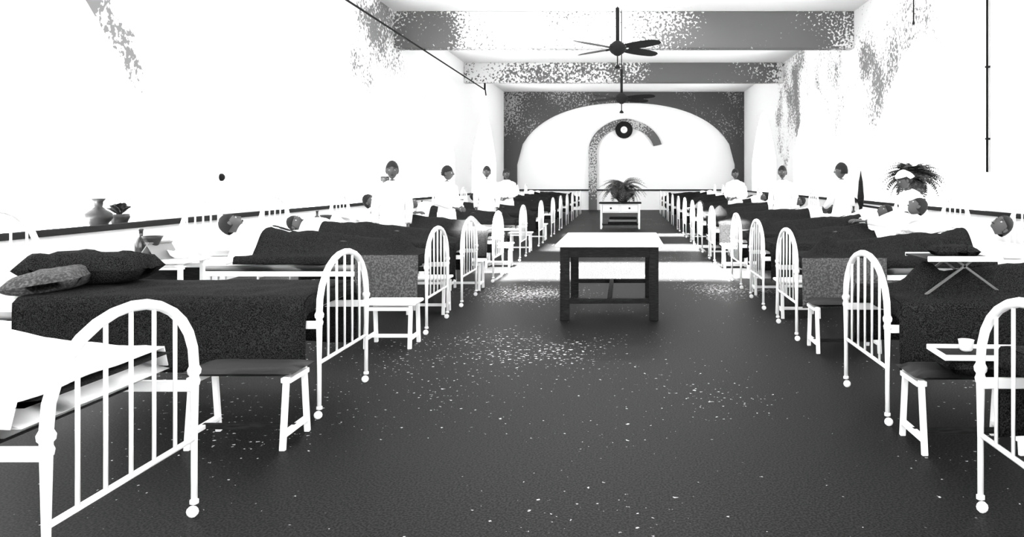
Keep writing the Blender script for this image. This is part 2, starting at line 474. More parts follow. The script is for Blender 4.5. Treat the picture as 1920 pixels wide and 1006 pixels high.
# ------------------------------------------------------------------ people
def skin_mesh(j, e, rad, sub=2):
    me = bpy.data.meshes.new('tmp'); me.from_pydata([tuple(p) for p in j], e, [])
    o = bpy.data.objects.new('tmp', me); C.objects.link(o)
    md = o.modifiers.new('s', 'SKIN'); md.use_smooth_shade = True; md.branch_smoothing = .3
    for i, r in enumerate(rad):
        rx, ry = r if isinstance(r, tuple) else (r, r)
        me.skin_vertices[0].data[i].radius = (rx, ry); me.skin_vertices[0].data[i].use_root = (i == 0)
    ss = o.modifiers.new('u', 'SUBSURF'); ss.levels = sub
    ev = o.evaluated_get(bpy.context.evaluated_depsgraph_get()); em = ev.to_mesh()
    vs = [tuple(v.co) for v in em.vertices]; fs = [tuple(p.vertices) for p in em.polygons]
    ev.to_mesh_clear(); bpy.data.objects.remove(o); bpy.data.meshes.remove(me)
    return vs, fs
def frame(c, front, up):
    z = Vector(up).normalized(); y = -Vector(front); y = (y - z * y.dot(z)).normalized(); x = y.cross(z)
    m = Matrix((x, y, z)).transposed().to_4x4(); m.translation = Vector(c); return m
def head_into(m, F):
    """head about .23 tall, front = local -y; slots: 0 skin, 1 eye white, 2 dark"""
    nu, nv = 28, 22; vs = []
    for i in range(nv + 1):
        th = PI * i / nv; zz = -math.cos(th); rr = max(math.sin(th), .02)
        for j in range(nu):
            a = 2 * PI * j / nu; dx, dy = math.cos(a) * rr, math.sin(a) * rr
            x, y, z = dx * .076, dy * .096, zz * .118
            if z < 0:
                t = -z / .118; x *= 1 - .38 * t ** 1.5; y *= (1 - .18 * t) if dy < 0 else (1 - .5 * t)
                if dy < 0: y -= .012 * t
            if dy < 0:
                g = lambda cx, cz, s: math.exp(-((x - cx) ** 2 + (z - cz) ** 2) / (2 * s * s))
                y -= .026 * math.exp(-(x / .011) ** 2) * math.exp(-((z + .022) / .016) ** 2) + .012 * math.exp(-(x / .009) ** 2) * math.exp(-((z - .0) / .02) ** 2)
                y += .012 * (g(.031, .005, .014) + g(-.031, .005, .014))
                y -= .006 * g(0, .028, .03) + .007 * g(0, -.062, .014) + .006 * g(0, -.105, .02)
            vs.append(F @ Vector((x, y, z)))
    m.cur = 0
    m.add(vs, [(i * nu + j, i * nu + (j + 1) % nu, (i + 1) * nu + (j + 1) % nu, (i + 1) * nu + j) for i in range(nv) for j in range(nu)])
    R3 = F.to_3x3().to_4x4()
    for s in (-1, 1):
        m.cur = 0; m.ball(F @ Vector((s * .078, .012, -.005)), .011, .02, .032, 8, 6, R3)
        m.cur = 1; m.ball(F @ Vector((s * .031, -.077, .005)), .013, .012, .009, 8, 6, R3)
        m.cur = 2; m.ball(F @ Vector((s * .031, -.087, .005)), .006, .004, .006, 8, 5, R3)
        m.cur = 2; m.ball(F @ Vector((s * .031, -.088, .026)), .019, .006, .004, 8, 5, R3)
    m.cur = 2; m.ball(F @ Vector((0, -.094, -.062)), .024, .008, .007, 10, 5, R3); m.cur = 0
def hair_into(m, F, tall=1.0):
    nu, nv = 24, 14; vs = []
    for i in range(nv + 1):
        th = PI * .62 * i / nv
        for j in range(nu):
            a = 2 * PI * j / nu; dx, dy, dz = math.sin(th) * math.cos(a), math.sin(th) * math.sin(a), math.cos(th)
            cut = .35 if dy < -.25 else (-.45 if dy > .1 else -.05)     # hairline at the forehead, low at the nape
            k = 1.0 if dz > cut else 1.0 - min(.2, (cut - dz) * .8)
            w_ = 1 + .03 * noise.noise(Vector((dx * 6, dy * 6, dz * 6)))
            vs.append(F @ Vector((dx * .087 * k * w_, (dy * .106 + .006) * k * w_, dz * .13 * tall * k * w_)))
    m.add(vs, [(i * nu + j, (i + 1) * nu + j, (i + 1) * nu + (j + 1) % nu, i * nu + (j + 1) % nu) for i in range(nv) for j in range(nu)])
def hand_into(m, wr, d, nrm, side):
    """palm and five fingers from wrist wr; d = finger direction, nrm = back of hand, side = thumb side vector"""
    d = Vector(d).normalized(); nrm = Vector(nrm); nrm = (nrm - d * nrm.dot(d)).normalized(); t = d.cross(nrm)
    if t.dot(Vector(side)) < 0: t = -t
    wr = Vector(wr)
    m.tube([wr - d * .02, wr + d * .02, wr + d * .06, wr + d * .092], [.024, .032, .040, .034], 10, .42)
    for k, ln in enumerate((.068, .076, .070, .054)):
        b = wr + d * .082 + t * (.027 - .018 * k); l1, l2, l3 = ln * .45, ln * .32, ln * .25
        p1 = b + d * l1 - nrm * .006; p2 = p1 + (d * .85 - nrm * .5).normalized() * l2; p3 = p2 + (d * .6 - nrm * .8).normalized() * l3
        m.tube([b, p1, p2, p3], [.0095, .009, .008, .006], 6)
    b = wr + d * .03 + t * .026; p1 = b + (d * .6 + t * .8).normalized() * .035; p2 = p1 + (d * .85 + t * .3 - nrm * .3).normalized() * .03
    m.tube([b, p1, p2], [.012, .0105, .007], 6)

def bend(m, amt):
    """lean the upper body forward (towards -y) from the hips"""
    if not amt: return m
    out = []
    for x, y, z in m.v:
        if z > .9:
            k = min(1, (z - .9) / .25); a = amt * k; zz = z - .9
            y2 = y * math.cos(a) - zz * math.sin(a); z2 = .9 + zz * math.cos(a) + y * math.sin(a); out.append((x, y2, z2))
        else: out.append((x, y, z))
    m.v = out; return m
def make_standing(label, nurse=False, lean=0.0, arms='side', turn=0.0):
    r = thing('person', label, 'person')
    if arms == 'side': el, wrx, wry, wrz = (.225, .03, 1.12), .215, -.07, .88
    else: el, wrx, wry, wrz = (.24, -.02, 1.12), .10, -.25, 1.04
    j = [(0, 0, .95), (0, 0, 1.08), (0, -.01, 1.26), (0, 0, 1.42), (0, -.015, 1.51)]
    rad = [(.13, .10), (.11, .09), (.13, .10), .058, .05]
    e = [(0, 1), (1, 2), (2, 3), (3, 4)]
    for s in (-1, 1):
        b = len(j)
        j += [(s * .165, 0, 1.37), (s * el[0], el[1], el[2]), (s * wrx, wry, wrz), (s * .085, 0, .87), (s * .09, -.015, .5), (s * .09, .015, .09), (s * .1, -.15, .035)]
        rad += [.055, .04, .026, .085, .058, .04, .032]
        e += [(2, b), (b, b + 1), (b + 1, b + 2), (0, b + 3), (b + 3, b + 4), (b + 4, b + 5), (b + 5, b + 6)]
    m = MB(); m.add(*skin_mesh(j, e, rad, 1))
    for s in (-1, 1):
        E = Vector((s * el[0], el[1], el[2])); W = Vector((s * wrx, wry, wrz)); d = (W - E)
        hand_into(m, W, d, (s, 0, .2) if arms == 'side' else (0, -.4, 1), (0, -1, 0) if arms == 'side' else (-s, 0, .3))
    F = frame((0, -.02, 1.615), (math.sin(turn), -math.cos(turn), -.08), (0, -.03, 1))
    head_into(m, F); bend(m, lean).build('body', ['skin', 'eye', 'lip'], r)
    h = MB(); hair_into(h, F, 1.03); bend(h, lean).build('hair', 'hair', r)
    hem = .2 if nurse else .66
    prof = [(.29, hem), (.25, .5), (.20, .75), (.165, .95), (.14, 1.07), (.165, 1.2), (.185, 1.32), (.17, 1.4), (.1, 1.455), (.062, 1.475)] if nurse else \
           [(.21, hem), (.195, .8), (.175, .95), (.155, 1.07), (.17, 1.2), (.188, 1.32), (.175, 1.4), (.1, 1.455), (.065, 1.475)]
    g = MB(); n = 24; vs = []
    for k, (rx, z) in enumerate(prof):
        for q in range(n):
            a = 2 * PI * q / n; f = 1 + (.035 * math.sin(a * 8) * max(0, (.95 - z)) / .7)
            ryx = .72 if z > 1 else .72 + .2 * (1 - z)
            vs.append((rx * math.cos(a) * f, rx * ryx * math.sin(a) * f, z))
    g.add(vs, [(i * n + q, i * n + (q + 1) % n, (i + 1) * n + (q + 1) % n, (i + 1) * n + q) for i in range(len(prof) - 1) for q in range(n)])
    for s in (-1, 1):
        W = Vector((s * wrx, wry, wrz)); E = Vector(el); E.x *= s
        g.tube([(s * .12, 0, 1.385), (s * .17, 0, 1.36), (s * .2, el[1] * .5, 1.25), E, E.lerp(W, .5), E.lerp(W, .93)], [.06, .072, .062, .056, .048, .042], 12)
    bend(g, lean).build('dress' if nurse else 'tunic', 'linen', r)
    if nurse:
        b = MB(); n = 24
        b.lathe([(.146, 1.05), (.149, 1.06), (.149, 1.10), (.15, 1.11)], n=n, sy=.76); bend(b, lean).build('belt', 'linen', r)
        c = MB(); nu, nv = 20, 8; vs = []
        for i in range(nv + 1):
            th = PI * .46 * i / nv
            for q in range(nu):
                a = 2 * PI * q / nu; dy = math.sin(th) * math.sin(a)
                fl = 1 + (.25 * (i / nv) if dy > 0 else .03)
                vs.append(F @ Vector((math.sin(th) * math.cos(a) * .098, dy * .115 * fl + .012, .045 + math.cos(th) * .10 - (.05 * (i / nv) if dy > .3 else 0))))
        c.add(vs, [(i * nu + q, (i + 1) * nu + q, (i + 1) * nu + (q + 1) % nu, i * nu + (q + 1) % nu) for i in range(nv) for q in range(nu)])
        bend(c, lean).build('cap', 'linen', r)
    else:
        t = MB()
        for s in (-1, 1): t.tube([(s * .08, 0, .95), (s * .09, 0, .8), (s * .092, -.01, .5), (s * .095, .01, .12)], [.105, .1, .08, .075], 12)
        t.build('trousers', 'linen', r)
    for s in (-1, 1):
        k = MB(); k.ball((s * .098, -.06, .045), .048, .135, .045, 12, 8); k.build('shoe', 'seat', r)
    return r

def make_patient(a, turn=0.0, label='', covered=True):
    """lying along +x (head towards +x) with the back raised by a"""
    r = thing('person', label, 'person')
    ca, sa = math.cos(a), math.sin(a)
    OX = 1.45 if covered else 1.33
    def up(d, lat=0, h=0): return (OX + d * ca - h * sa, lat, .86 + d * sa + h * ca)
    j = [up(0), up(.2), up(.38), up(.55), up(.62, 0, .01)]
    rad = [(.12, .085), (.11, .085), (.13, .09), .055, .05]
    e = [(0, 1), (1, 2), (2, 3), (3, 4)]
    arms = []
    for s in (-1, 1):
        b = len(j); sh = up(.5, s * .16); el_, wr = (up(.27, s * .215, -.035), up(.05, s * .19, -.05)) if covered else (up(.28, s * .27, .03), up(.03, s * .13, .17))
        j += [sh, el_, wr, (1.24, s * .09, .865), (.86, s * .1, .86), (.48, s * .09, .83), (.42, s * .1, .90)]
        rad += [.052, .04, .026, .075, .055, .036, .03]
        e += [(2, b), (b, b + 1), (b + 1, b + 2), (0, b + 3), (b + 3, b + 4), (b + 4, b + 5), (b + 5, b + 6)]
        arms.append((s, Vector(sh), Vector(el_), Vector(wr)))
    m = MB(); m.add(*skin_mesh(j, e, rad, 1))
    for s, sh, el_, wr in arms: hand_into(m, wr, Vector((wr.x - el_.x, wr.y - el_.y, 0)), (0, 0, 1), (1, 0, 0))
    hd = up(.735, 0, .04)
    upv = Vector((math.cos(a + .35), 0, math.sin(a + .35))); fr = Vector((-math.sin(a + .35), math.sin(turn), math.cos(a + .35) * math.cos(turn)))
    F = frame(hd, fr, upv)
    head_into(m, F); m.build('body', ['skin', 'eye', 'lip'], r)
    h = MB(); hair_into(h, F, 1.02); h.build('hair', 'hair', r)
    g = MB()
    P = [up(-.05), up(.1), up(.3), up(.44), up(.52), up(.565)]
    g.tube(P, [.16, .165, .185, .18, .12, .065], 18, .66)
    for s, sh, el_, wr in arms:
        g.tube([up(.46, s * .1), sh, sh.lerp(el_, .5), el_, el_.lerp(wr, .5), el_.lerp(wr, .86)], [.07, .07, .06, .052, .046, .04], 10)
    g.build('nightshirt', 'linen', r)
    return r

# ------------------------------------------------------------------ furniture
def make_bench():
    """long low bench: dark seat on two white splayed end frames. local: x along the aisle-to-wall line, length .56"""
    r = thing('bench', '', 'bench', group='low benches standing between the beds')
    for sx in (-.27, .27):
        f = MB()
        for s in (-1, 1): f.beam((sx, s * .178, 0), (sx, s * .125, .405), .028, .032, (1, 0, 0))
        f.beam((sx, -.135, .385), (sx, .135, .385), .03, .06, (1, 0, 0))
        f.beam((sx, -.163, .085), (sx, .163, .085), .026, .04, (1, 0, 0))
        f.build('end_frame', 'enamel', r, bevel=.003)
    m = MB(); m.beam((-.27, 0, .085), (.27, 0, .085), .03, .03); m.build('stretcher', 'wood', r)
    m = MB(); m.add(*cushion(-.32, .32, -.165, .165, .407, .452, 10, 8, 8)); r['x'] = 1
    m.build('seat', 'seat', r)
    del r['x']
    return r
def make_white_bench():
    r = thing('bench', '', 'bench', group='low benches standing between the beds')
    for sx in (-.2, .2):
        f = MB()
        for s in (-1, 1): f.beam((sx, s * .16, 0), (sx, s * .12, .39), .034, .034, (1, 0, 0))
        f.beam((sx, -.14, .09), (sx, .14, .09), .026, .04, (1, 0, 0))
        f.build('end_frame', 'enamel', r, bevel=.003)
    m = MB()
    for s in (-1, 1): m.beam((-.2, s * .13, .36), (.2, s * .13, .36), .03, .06)
    m.build('apron', 'enamel', r)
    m = MB(); m.beam((-.2, 0, .09), (.2, 0, .09), .03, .03); m.build('stretcher', 'enamel', r)
    m = MB(); m.box(-.25, .25, -.16, .16, .39, .42); m.build('seat', 'enamel', r, bevel=.008)
    return r
bench_p = make_bench(); wbench_p = make_white_bench()

def make_locker():
    r = thing('bedside_table', '', 'table', group='white bedside tables at the heads of the beds')
    W, D, H = .31, .2, .84
    for sx in (-1, 1):
        for sy in (-1, 1):
            m = MB(); m.beam((sx * (W - .02), sy * (D - .02), 0), (sx * (W - .02), sy * (D - .02), H - .03), .036, .036); m.build('leg', 'enamel', r, bevel=.003)
    m = MB(); m.box(-W - .03, W + .03, -D - .03, D + .03, H - .03, H); m.build('table_top', 'enamel', r, bevel=.006)
    m = MB()
    for s in (-1, 1): m.beam((-W, s * (D - .02), H - .07), (W, s * (D - .02), H - .07), .02, .07)
    m.build('apron', 'enamel', r)
    m = MB(); m.box(-W + .02, W - .02, -D + .02, D - .02, .28, .3); m.build('shelf', 'enamel', r, bevel=.003)
    m = MB(); m.box(-W + .03, W - .03, D - .03, D - .02, .3, H - .1); m.build('back_panel', 'wood', r)
    return r
locker_p = make_locker()

def lathe_obj(name, prof, mt, label, cat, loc, group=None, n=16, extra=None):
    m = MB(); m.lathe(prof, n=n); o = m.build(name, mt); o.location = loc
    return tag(o, label, cat, group)

# long table in the aisle
t = thing('long_table', 'long table with pale top and dark legs standing in the central aisle', 'table', (-.16, 9.6, 0))
W, D = .53, .92
for sx in (-1, 1):
    for sy in (-1, 1):
        m = MB(); m.beam((sx * (W - .045), sy * (D - .05), 0), (sx * (W - .045), sy * (D - .05), .80), .10, .10); m.build('leg', 'wood', t, bevel=.006)
m = MB(); m.box(-W - .055, W + .06, -D - .03, D + .04, .8, .835); m.build('table_top', 'linen', t, bevel=.008)
m = MB()
for s in (-1, 1):
    m.box(-W + .06, W - .06, s * (D - .02) - .015, s * (D - .02) + .015, .69, .80)
    m.box(s * (W - .02) - .015, s * (W - .02) + .015, -D + .06, D - .06, .69, .80)
m.build('apron', 'wood', t)
for s in (-1, 1):
    m = MB(); m.beam((-W + .04, s * (D - .05), .21), (W - .04, s * (D - .05), .21), .05, .065); m.build('stretcher', 'wood', t, bevel=.004)
m = MB(); m.beam((0, -D + .06, .21), (0, D - .06, .21), .06, .05); m.build('centre_stretcher', 'wood', t, bevel=.004)

# second, white table with drawers, dark trays on its shelf
t = thing('drawer_table', 'white table with two drawers and a low shelf further down the aisle', 'table', (-.12, 25.2, 0))
W, D = .62, .35
for sx in (-1, 1):
    for sy in (-1, 1):
        m = MB(); m.beam((sx * (W - .03), sy * (D - .03), 0), (sx * (W - .03), sy * (D - .03), .79), .06, .06); m.build('leg', 'enamel', t, bevel=.004)
m = MB(); m.box(-W - .04, W + .04, -D - .04, D + .04, .79, .83); m.build('table_top', 'wood', t, bevel=.006)
m = MB(); m.box(-W + .03, W - .03, -D + .06, D - .02, .5, .79); m.build('drawer_case', 'enamel', t, bevel=.004)
for s in (-1, 1):
    m = MB(); m.box(s * .29 - .26, s * .29 + .26, -D + .03, -D + .06, .53, .76); d_ = m.build('drawer', 'enamel', t, bevel=.006)
    k = MB(); k.ball((s * .29, -D + .015, .65), .035, .03, .03); k.build('knob', 'iron', d_)
m = MB(); m.box(-W + .03, W - .03, -D + .04, D - .02, .12, .15); m.build('shelf', 'wood', t, bevel=.004)
for k in range(3):
    m = MB(); m.box(-.36 + .02 * k, .5, -.24, .22, 0, .02); m.box(-.36 + .02 * k, .5, -.25, -.235, .02, .06); m.box(-.36 + .02 * k, .5, .215, .23, .02, .06)
    m.box(-.38 + .02 * k, -.36 + .02 * k, -.25, .23, 0, .06); m.box(.5, .52, -.25, .23, 0, .06)
    o = m.build('tray', 'wood' if k % 2 == 0 else 'grey', bevel=.003); o.location = (-.12, 25.2, .151 + k * .075)
    tag(o, ['bottom dark tray of the stack on the shelf of the drawer table', 'middle grey tray of the stack on the shelf of the drawer table', 'top dark tray of the stack on the shelf of the drawer table'][k], 'tray', 'trays stacked under the drawer table')

# ------------------------------------------------------------------ plants
def frond_mesh(length, droop, wdt, seed):
    m = MB(); rnd = random.Random(seed); n = 9; pts = []
    for k in range(n + 1):
        s = k / n; pts.append(Vector((length * s * (1 - .25 * s), 0, length * (.75 * s - droop * s * s))))
    m.tube(pts, [.006 - .004 * k / n for k in range(n + 1)], 4)
    for k in range(1, n + 1):
        for q in (0, .5):
            i0 = min(k - 1 + q, n - .01); a = int(i0); p = pts[a].lerp(pts[a + 1], i0 - a); tdir = (pts[a + 1] - pts[a]).normalized()
            ll = wdt * math.sin(PI * (.12 + .82 * i0 / n)) * rnd.uniform(.85, 1.1)
            for s in (-1, 1):
                e = p + Vector((tdir.x * .35 * ll, s * ll, tdir.z * .35 * ll - ll * .35)); h = tdir * .018
                m.add([p - h, p + h, e], [(0, 1, 2)], False)
    me = m.build('frond', 'leaf')
    return me
def plant(name, label, loc, pot_prof, nf, length, droop, wdt, z0, spread=1.0, seed=1, potm='pot', mid=None):
    r = thing(name, label, 'plant', loc)
    m = MB(); m.lathe(pot_prof, n=20); m.build('pot', potm, r)
    s_ = MB(); s_.lathe([(pot_prof[-1][0] * .9, z0 - .02), (.02, z0 - .01)], n=14); s_.build('soil', 'wood', r)
    rnd = random.Random(seed); protos = [frond_mesh(length * q, droop, wdt, seed + 7 * k) for k, q in enumerate((1, .86, 1.1))]
    for k in range(nf):
        o = protos[k % 3] if k < 3 else protos[k % 3].copy()
        if k >= 3: C.objects.link(o)
        o.parent = r; o.location = (0, 0, z0 - .01)
        o.rotation_euler = (rnd.uniform(-.2, .2), rnd.uniform(-1.0, .25) * spread, k * 2.399 + rnd.uniform(-.3, .3))
    return r
plant('potted_fern', 'drooping fern in a dark bowl on the drawer table', (-.04, 25.2, .832),
      [(.12, 0), (.15, .02), (.16, .05), (.26, .14), (.36, .24), (.40, .33), (.38, .34)], 60, .88, 1.1, .15, .33, 1.0, 3)
# stand with the palm behind the nurse on the right
t = thing('plant_stand', 'tall white plant stand behind the nurse in the cap', 'plant stand', (4.74, 13.1, 0))
for sx in (-1, 1):
    for sy in (-1, 1):
        m = MB(); m.beam((sx * .2, sy * .16, 0), (sx * .15, sy * .12, 1.12), .035, .035); m.build('leg', 'enamel', t)
m = MB(); m.box(-.2, .2, -.17, .17, 1.12, 1.15); m.build('top', 'enamel', t, bevel=.005)
m = MB(); m.box(-.19, .19, -.15, .15, .4, .42); m.build('shelf', 'enamel', t, bevel=.004)
plant('potted_palm', 'bushy palm in a tapering grey pot above the capped nurse', (4.74, 13.1, 1.152),
      [(.09, 0), (.11, .03), (.10, .1), (.13, .2), (.17, .28), (.19, .305), (.19, .32), (.16, .32)], 90, .62, 1.0, .13, .33, 1.0, 9, 'grey')

# ------------------------------------------------------------------ ceiling fans and clock
def make_fan():
    r = thing('ceiling_fan', '', 'fan', group='ceiling fans over the aisle')
    m = MB(); m.tube([(0, 0, .1), (0, 0, .72)], .032, 8); m.tube([(0, 0, .7), (0, 0, 2.5)], .012, 6); m.build('down_rod', 'iron', r)
    m = MB(); m.lathe([(.03, .14), (.07, .12), (.13, .07), (.155, .02), (.15, -.03), (.11, -.08), (.05, -.12), (.03, -.13)], n=20); m.build('motor', 'iron', r)
    m = MB(); m.tube([(0, 0, -.12), (0, 0, -.30)], .012, 6); m.lathe([(.02, -.29), (.05, -.33), (.055, -.35), (.02, -.36)], n=12); m.build('pendant', 'iron', r)
    for k in range(4):
        m = MB(); vs = []; n = 12
        for side in (0, .008):
            for i in range(n + 1):
                s = i / n; x = .24 + .78 * s; wd = .045 + .055 * math.sin(PI * min(1, .25 + .62 * s)) ; wd *= (1 - max(0, s - .9) * 5)
                for q in (-1, 1): vs.append((x, q * wd, q * wd * -.38 + side + .0))
        o = 2 * (n + 1); fs = []
        for i in range(n): a = 2 * i; fs += [(a, a + 1, a + 3, a + 2), (o + a, o + a + 2, o + a + 3, o + a + 1), (a, a + 2, o + a + 2, o + a), (a + 1, o + a + 1, o + a + 3, a + 3)]
        m.add(vs, fs, False)
        b = m.build('blade', 'iron', r); b.rotation_euler = (0, 0, R(43) + k * PI / 2)
        a_ = MB(); a_.beam((.12, 0, 0), (.3, 0, .0), .03, .014); a_.build('blade_arm', 'iron', b)
    return r
fan = make_fan()
place(fan, (-.115, 14.2, 3.86), R(2), 'nearer and larger dark four-bladed ceiling fan above the aisle')
f2 = place(fan, (-.06, 19.6, 3.52), R(7), 'farther dark four-bladed ceiling fan hanging before the end wall')
ck = thing('wall_clock', 'small round dark clock at the top of the end wall niche', 'clock', (0, YE + .1, 4.07), 0)
m = MB(); m.lathe([(.28, 0), (.42, .0), (.44, .05), (.40, .09), (.22, .1)], n=32, M4=Matrix.Rotation(PI / 2, 4, 'X')); m.build('case', 'iron', ck)
m = MB(); m.lathe([(.17, .10), (.17, .115), (.16, .12)], n=24, M4=Matrix.Rotation(PI / 2, 4, 'X')); m.build('dial', 'enamel', ck)
m = MB(); m.box(-.007, .007, -.128, -.12, 0, .13); m.box(-.08, 0, -.128, -.12, -.007, .007); m.build('hands', 'iron', ck)

# ------------------------------------------------------------------ the two rows
NUM = ['nearest', 'second', 'third', 'fourth', 'fifth', 'sixth', 'seventh', 'eighth', 'ninth', 'tenth', 'eleventh', 'twelfth', 'thirteenth', 'fourteenth']
LX, RX = -1.95, 1.64
LD = [2.70, 5.12, 7.90, 9.62, 11.93, 15.0, 18.35, 21.5, 24.2, 27.0, 29.8, 32.6, 35.4]
RD = [2.75, 4.98, 7.60, 9.42, 11.22, 14.5, 16.8, 18.75, 21.15, 23.7, 26.6, 29.6, 32.6, 35.6]
TILT = [R(6), R(13), R(24)]
pat = [make_patient(TILT[0], .5), make_patient(TILT[1], -.5), make_patient(TILT[2], .3, covered=False)]
blankets = [make_blanket(11, .10, 1.93, 0, .24, tilt=TILT[0]), make_blanket(23, .09, 1.90, .12, .26, kx=.8, tilt=TILT[1], drop=.69), make_blanket(37, .10, 1.56, .03, .24, kx=1.1, drop=.36, tilt=0),
            make_blanket(5, .08, 1.95, .09, .26, kx=1.0, tilt=TILT[0]), make_blanket(61, .10, 1.92, .0, .26, kx=1.0, tilt=TILT[1])]
flat_blanket = make_blanket(71, .09, 1.95, drop=.3, fold=False, flat=True)
SET = {(-1, 2): (1, 1), (-1, 3): (0, 3), (-1, 4): (2, 2), (1, 1): (0, 3), (1, 2): (1, 1), (1, 3): (2, 2), (1, 4): (1, 4), (1, 5): (0, 0)}
def world(side, d, x, y=0):
    """bed-local (x from the foot) to the room"""
    return (RX + x, d + BW / 2 + y) if side > 0 else (LX - x, d + BW / 2 - y)
for side, ds, row in ((-1, LD, 'left'), (1, RD, 'right')):
    rz = 0 if side > 0 else PI
    for i, d in enumerate(ds):
        x, y = world(side, d, 0)
        o = '%s' % NUM[i]
        at = '%s in the %s row' % (o, row)
        far = d > 25
        place(far_proto if far else bed_proto, (x, y, 0), rz, 'white iron bed with arched barred ends ' + at)
        place(mattress_proto, (x, y, 0), rz, 'thin white mattress on the bed ' + at)
        px, py = world(side, d, 2.13)
        if side < 0 and i == 0:
            place(pillow_protos[0], (px, py, .755), rz, 'white pillow on the bed ' + at); continue
        if side < 0 and i == 1:      # an unoccupied bed with its bedding heaped at the head
            place(flat_blanket, (x, y, 0), rz, 'flat dark blanket over the unoccupied bed ' + at)
            o = pillow_protos[0].copy(); C.objects.link(o); o.data = o.data.copy(); o.data.materials[0] = M['coverlet']
            o.location = (px + .16, py - .06, .775); o.rotation_euler = (0, R(8), rz + .3)
            tag(o, 'dark grey pillow on the unoccupied bed second in the left row', 'pillow')
            continue
        v, bv = SET.get((side, i), ((i + (1 if side > 0 else 0)) % 2, 0))
        if (side, i) not in SET: bv = (0, 1)[v] if i % 2 else (3, 4)[v]
        place(pillow_protos[i % 2], (px, py, .752), rz, ('lower white pillow on the bed ' if v == 2 else 'white pillow on the bed ') + at)
        if v == 2:
            q = place(pillow_protos[(i + 1) % 2], (world(side, d, 2.12)[0], py, .868), rz, 'upper white pillow on the bed ' + at)
            q.rotation_euler = (0, R(-10) , rz)
        if d < 30:
            place(pat[v], (x, y, .0), rz, 'dark-haired patient lying in the bed ' + at if v < 2 else 'patient in a white nightshirt propped up in the bed ' + at, 'patients lying in bed')
        place(blankets[bv], (x, y, 0), rz, 'dark wool blanket over the bed ' + at)

# nearest left bed: rumpled white sheet over the empty bed
def sheet_top(x, y):
    return .775 + .17 * math.exp(-((x - .85) / .42) ** 2) * math.exp(-((y + .12) / .3) ** 2) + .012 * noise.noise(Vector((x * 6, y * 5, 2))) + .05 * math.exp(-((x - .35 - y * .3) / .05) ** 2) * math.exp(-((y + .1) / .25) ** 2)
m = MB(); nu, nv = 44, 30; vs = []
for i in range(nu + 1):
    for j in range(nv + 1):
        x = .12 + 1.82 * i / nu; y = -.47 + .94 * j / nv
        z = sheet_top(x, y)
        if abs(y) > .44: z -= (abs(y) - .44) * 3
        vs.append((x, y, z))
m.add(vs, [(i * (nv + 1) + j, (i + 1) * (nv + 1) + j, (i + 1) * (nv + 1) + j + 1, i * (nv + 1) + j + 1) for i in range(nu) for j in range(nv)])
o = m.build('bed_sheet', 'linen'); md = o.modifiers.new('t', 'SOLIDIFY'); md.thickness = .006
o.location = (LX, LD[0] + BW / 2, 0); o.rotation_euler = (0, 0, PI)
tag(o, 'rumpled white sheet spread on the nearest left bed, seen through its foot bars', 'sheet')
m = MB(); m.add(*cushion(.085, 1.9, -.45, .45, .742, .768, 10, 8, 20, wob=0)); o = m.build('sheet_shade_strip', 'blanket')  # dark slab added in place of the shadow gap under the sheet
o.location = (LX, LD[0] + BW / 2, 0); o.rotation_euler = (0, 0, PI)
tag(o, 'thin dark slab added as the shade line below the nearest white sheet', 'blanket')
# dark rolled blanket at its head end
m = MB(); m.add(*cushion(-.28, .28, -.44, .44, 0, .24, 12, 12, 3, wob=.03, seed=4)); o = m.build('rolled_blanket', 'blanket'); o.location = (LX - 1.35, LD[0] + BW / 2, .80)
tag(o, 'dark folded blanket lying on the white sheet at the far left edge', 'blanket')

m = MB(); m.add(*cushion(-.42, .42, -.2, .24, 0, .24, 14, 10, 2.4, wob=.05, seed=9)); o = m.build('rolled_blanket', 'blanket'); o.location = (LX - 1.92, LD[1] + BW / 2 + .2, .772)
tag(o, 'dark rolled blanket heaped on the unoccupied second left bed', 'blanket')
t = MB(); t.box(-.12, .12, -.004, .004, 0, .19, Matrix.Rotation(R(-38), 4, 'X')); t.box(-.12, .12, -.004, .004, 0, .17, Matrix.Translation((0, .2, .02)) @ Matrix.Rotation(R(42), 4, 'X'))
o = t.build('chart_board', 'grey'); o.location = (-3.98, 6.98, .84); o.rotation_euler = (0, 0, R(70))
tag(o, 'small grey folded card standing on the bedside table by the third left bed', 'card')
# benches between the beds
BL = [(-2.20, 4.70, 0), (-2.14, 7.40, 1), (-2.25, 9.23, 1), (-2.2, 11.2, 1), (-2.2, 14.1, 1), (-2.2, 17.1, 1), (-2.2, 20.4, 1)]
BR = [(1.94, 4.62, 0), (1.98, 7.22, 0), (1.95, 8.98, 1), (1.95, 10.78, 1), (1.93, 13.9, 1), (1.93, 16.12, 1), (1.93, 20.4, 1)]
for row, lst in (('left', BL), ('right', BR)):
    for i, (x, y, wh) in enumerate(lst):
        g = 'after the %s bed of the %s row' % (NUM[i] if (row == 'right' and i < 6) or row == 'left' else 'eighth', row)
        if wh: place(wbench_p, (x, y, 0), 0, 'small all-white bench ' + g)
        else: place(bench_p, (x, y, 0), 0, 'dark-seated bench with white splayed end frames ' + g)
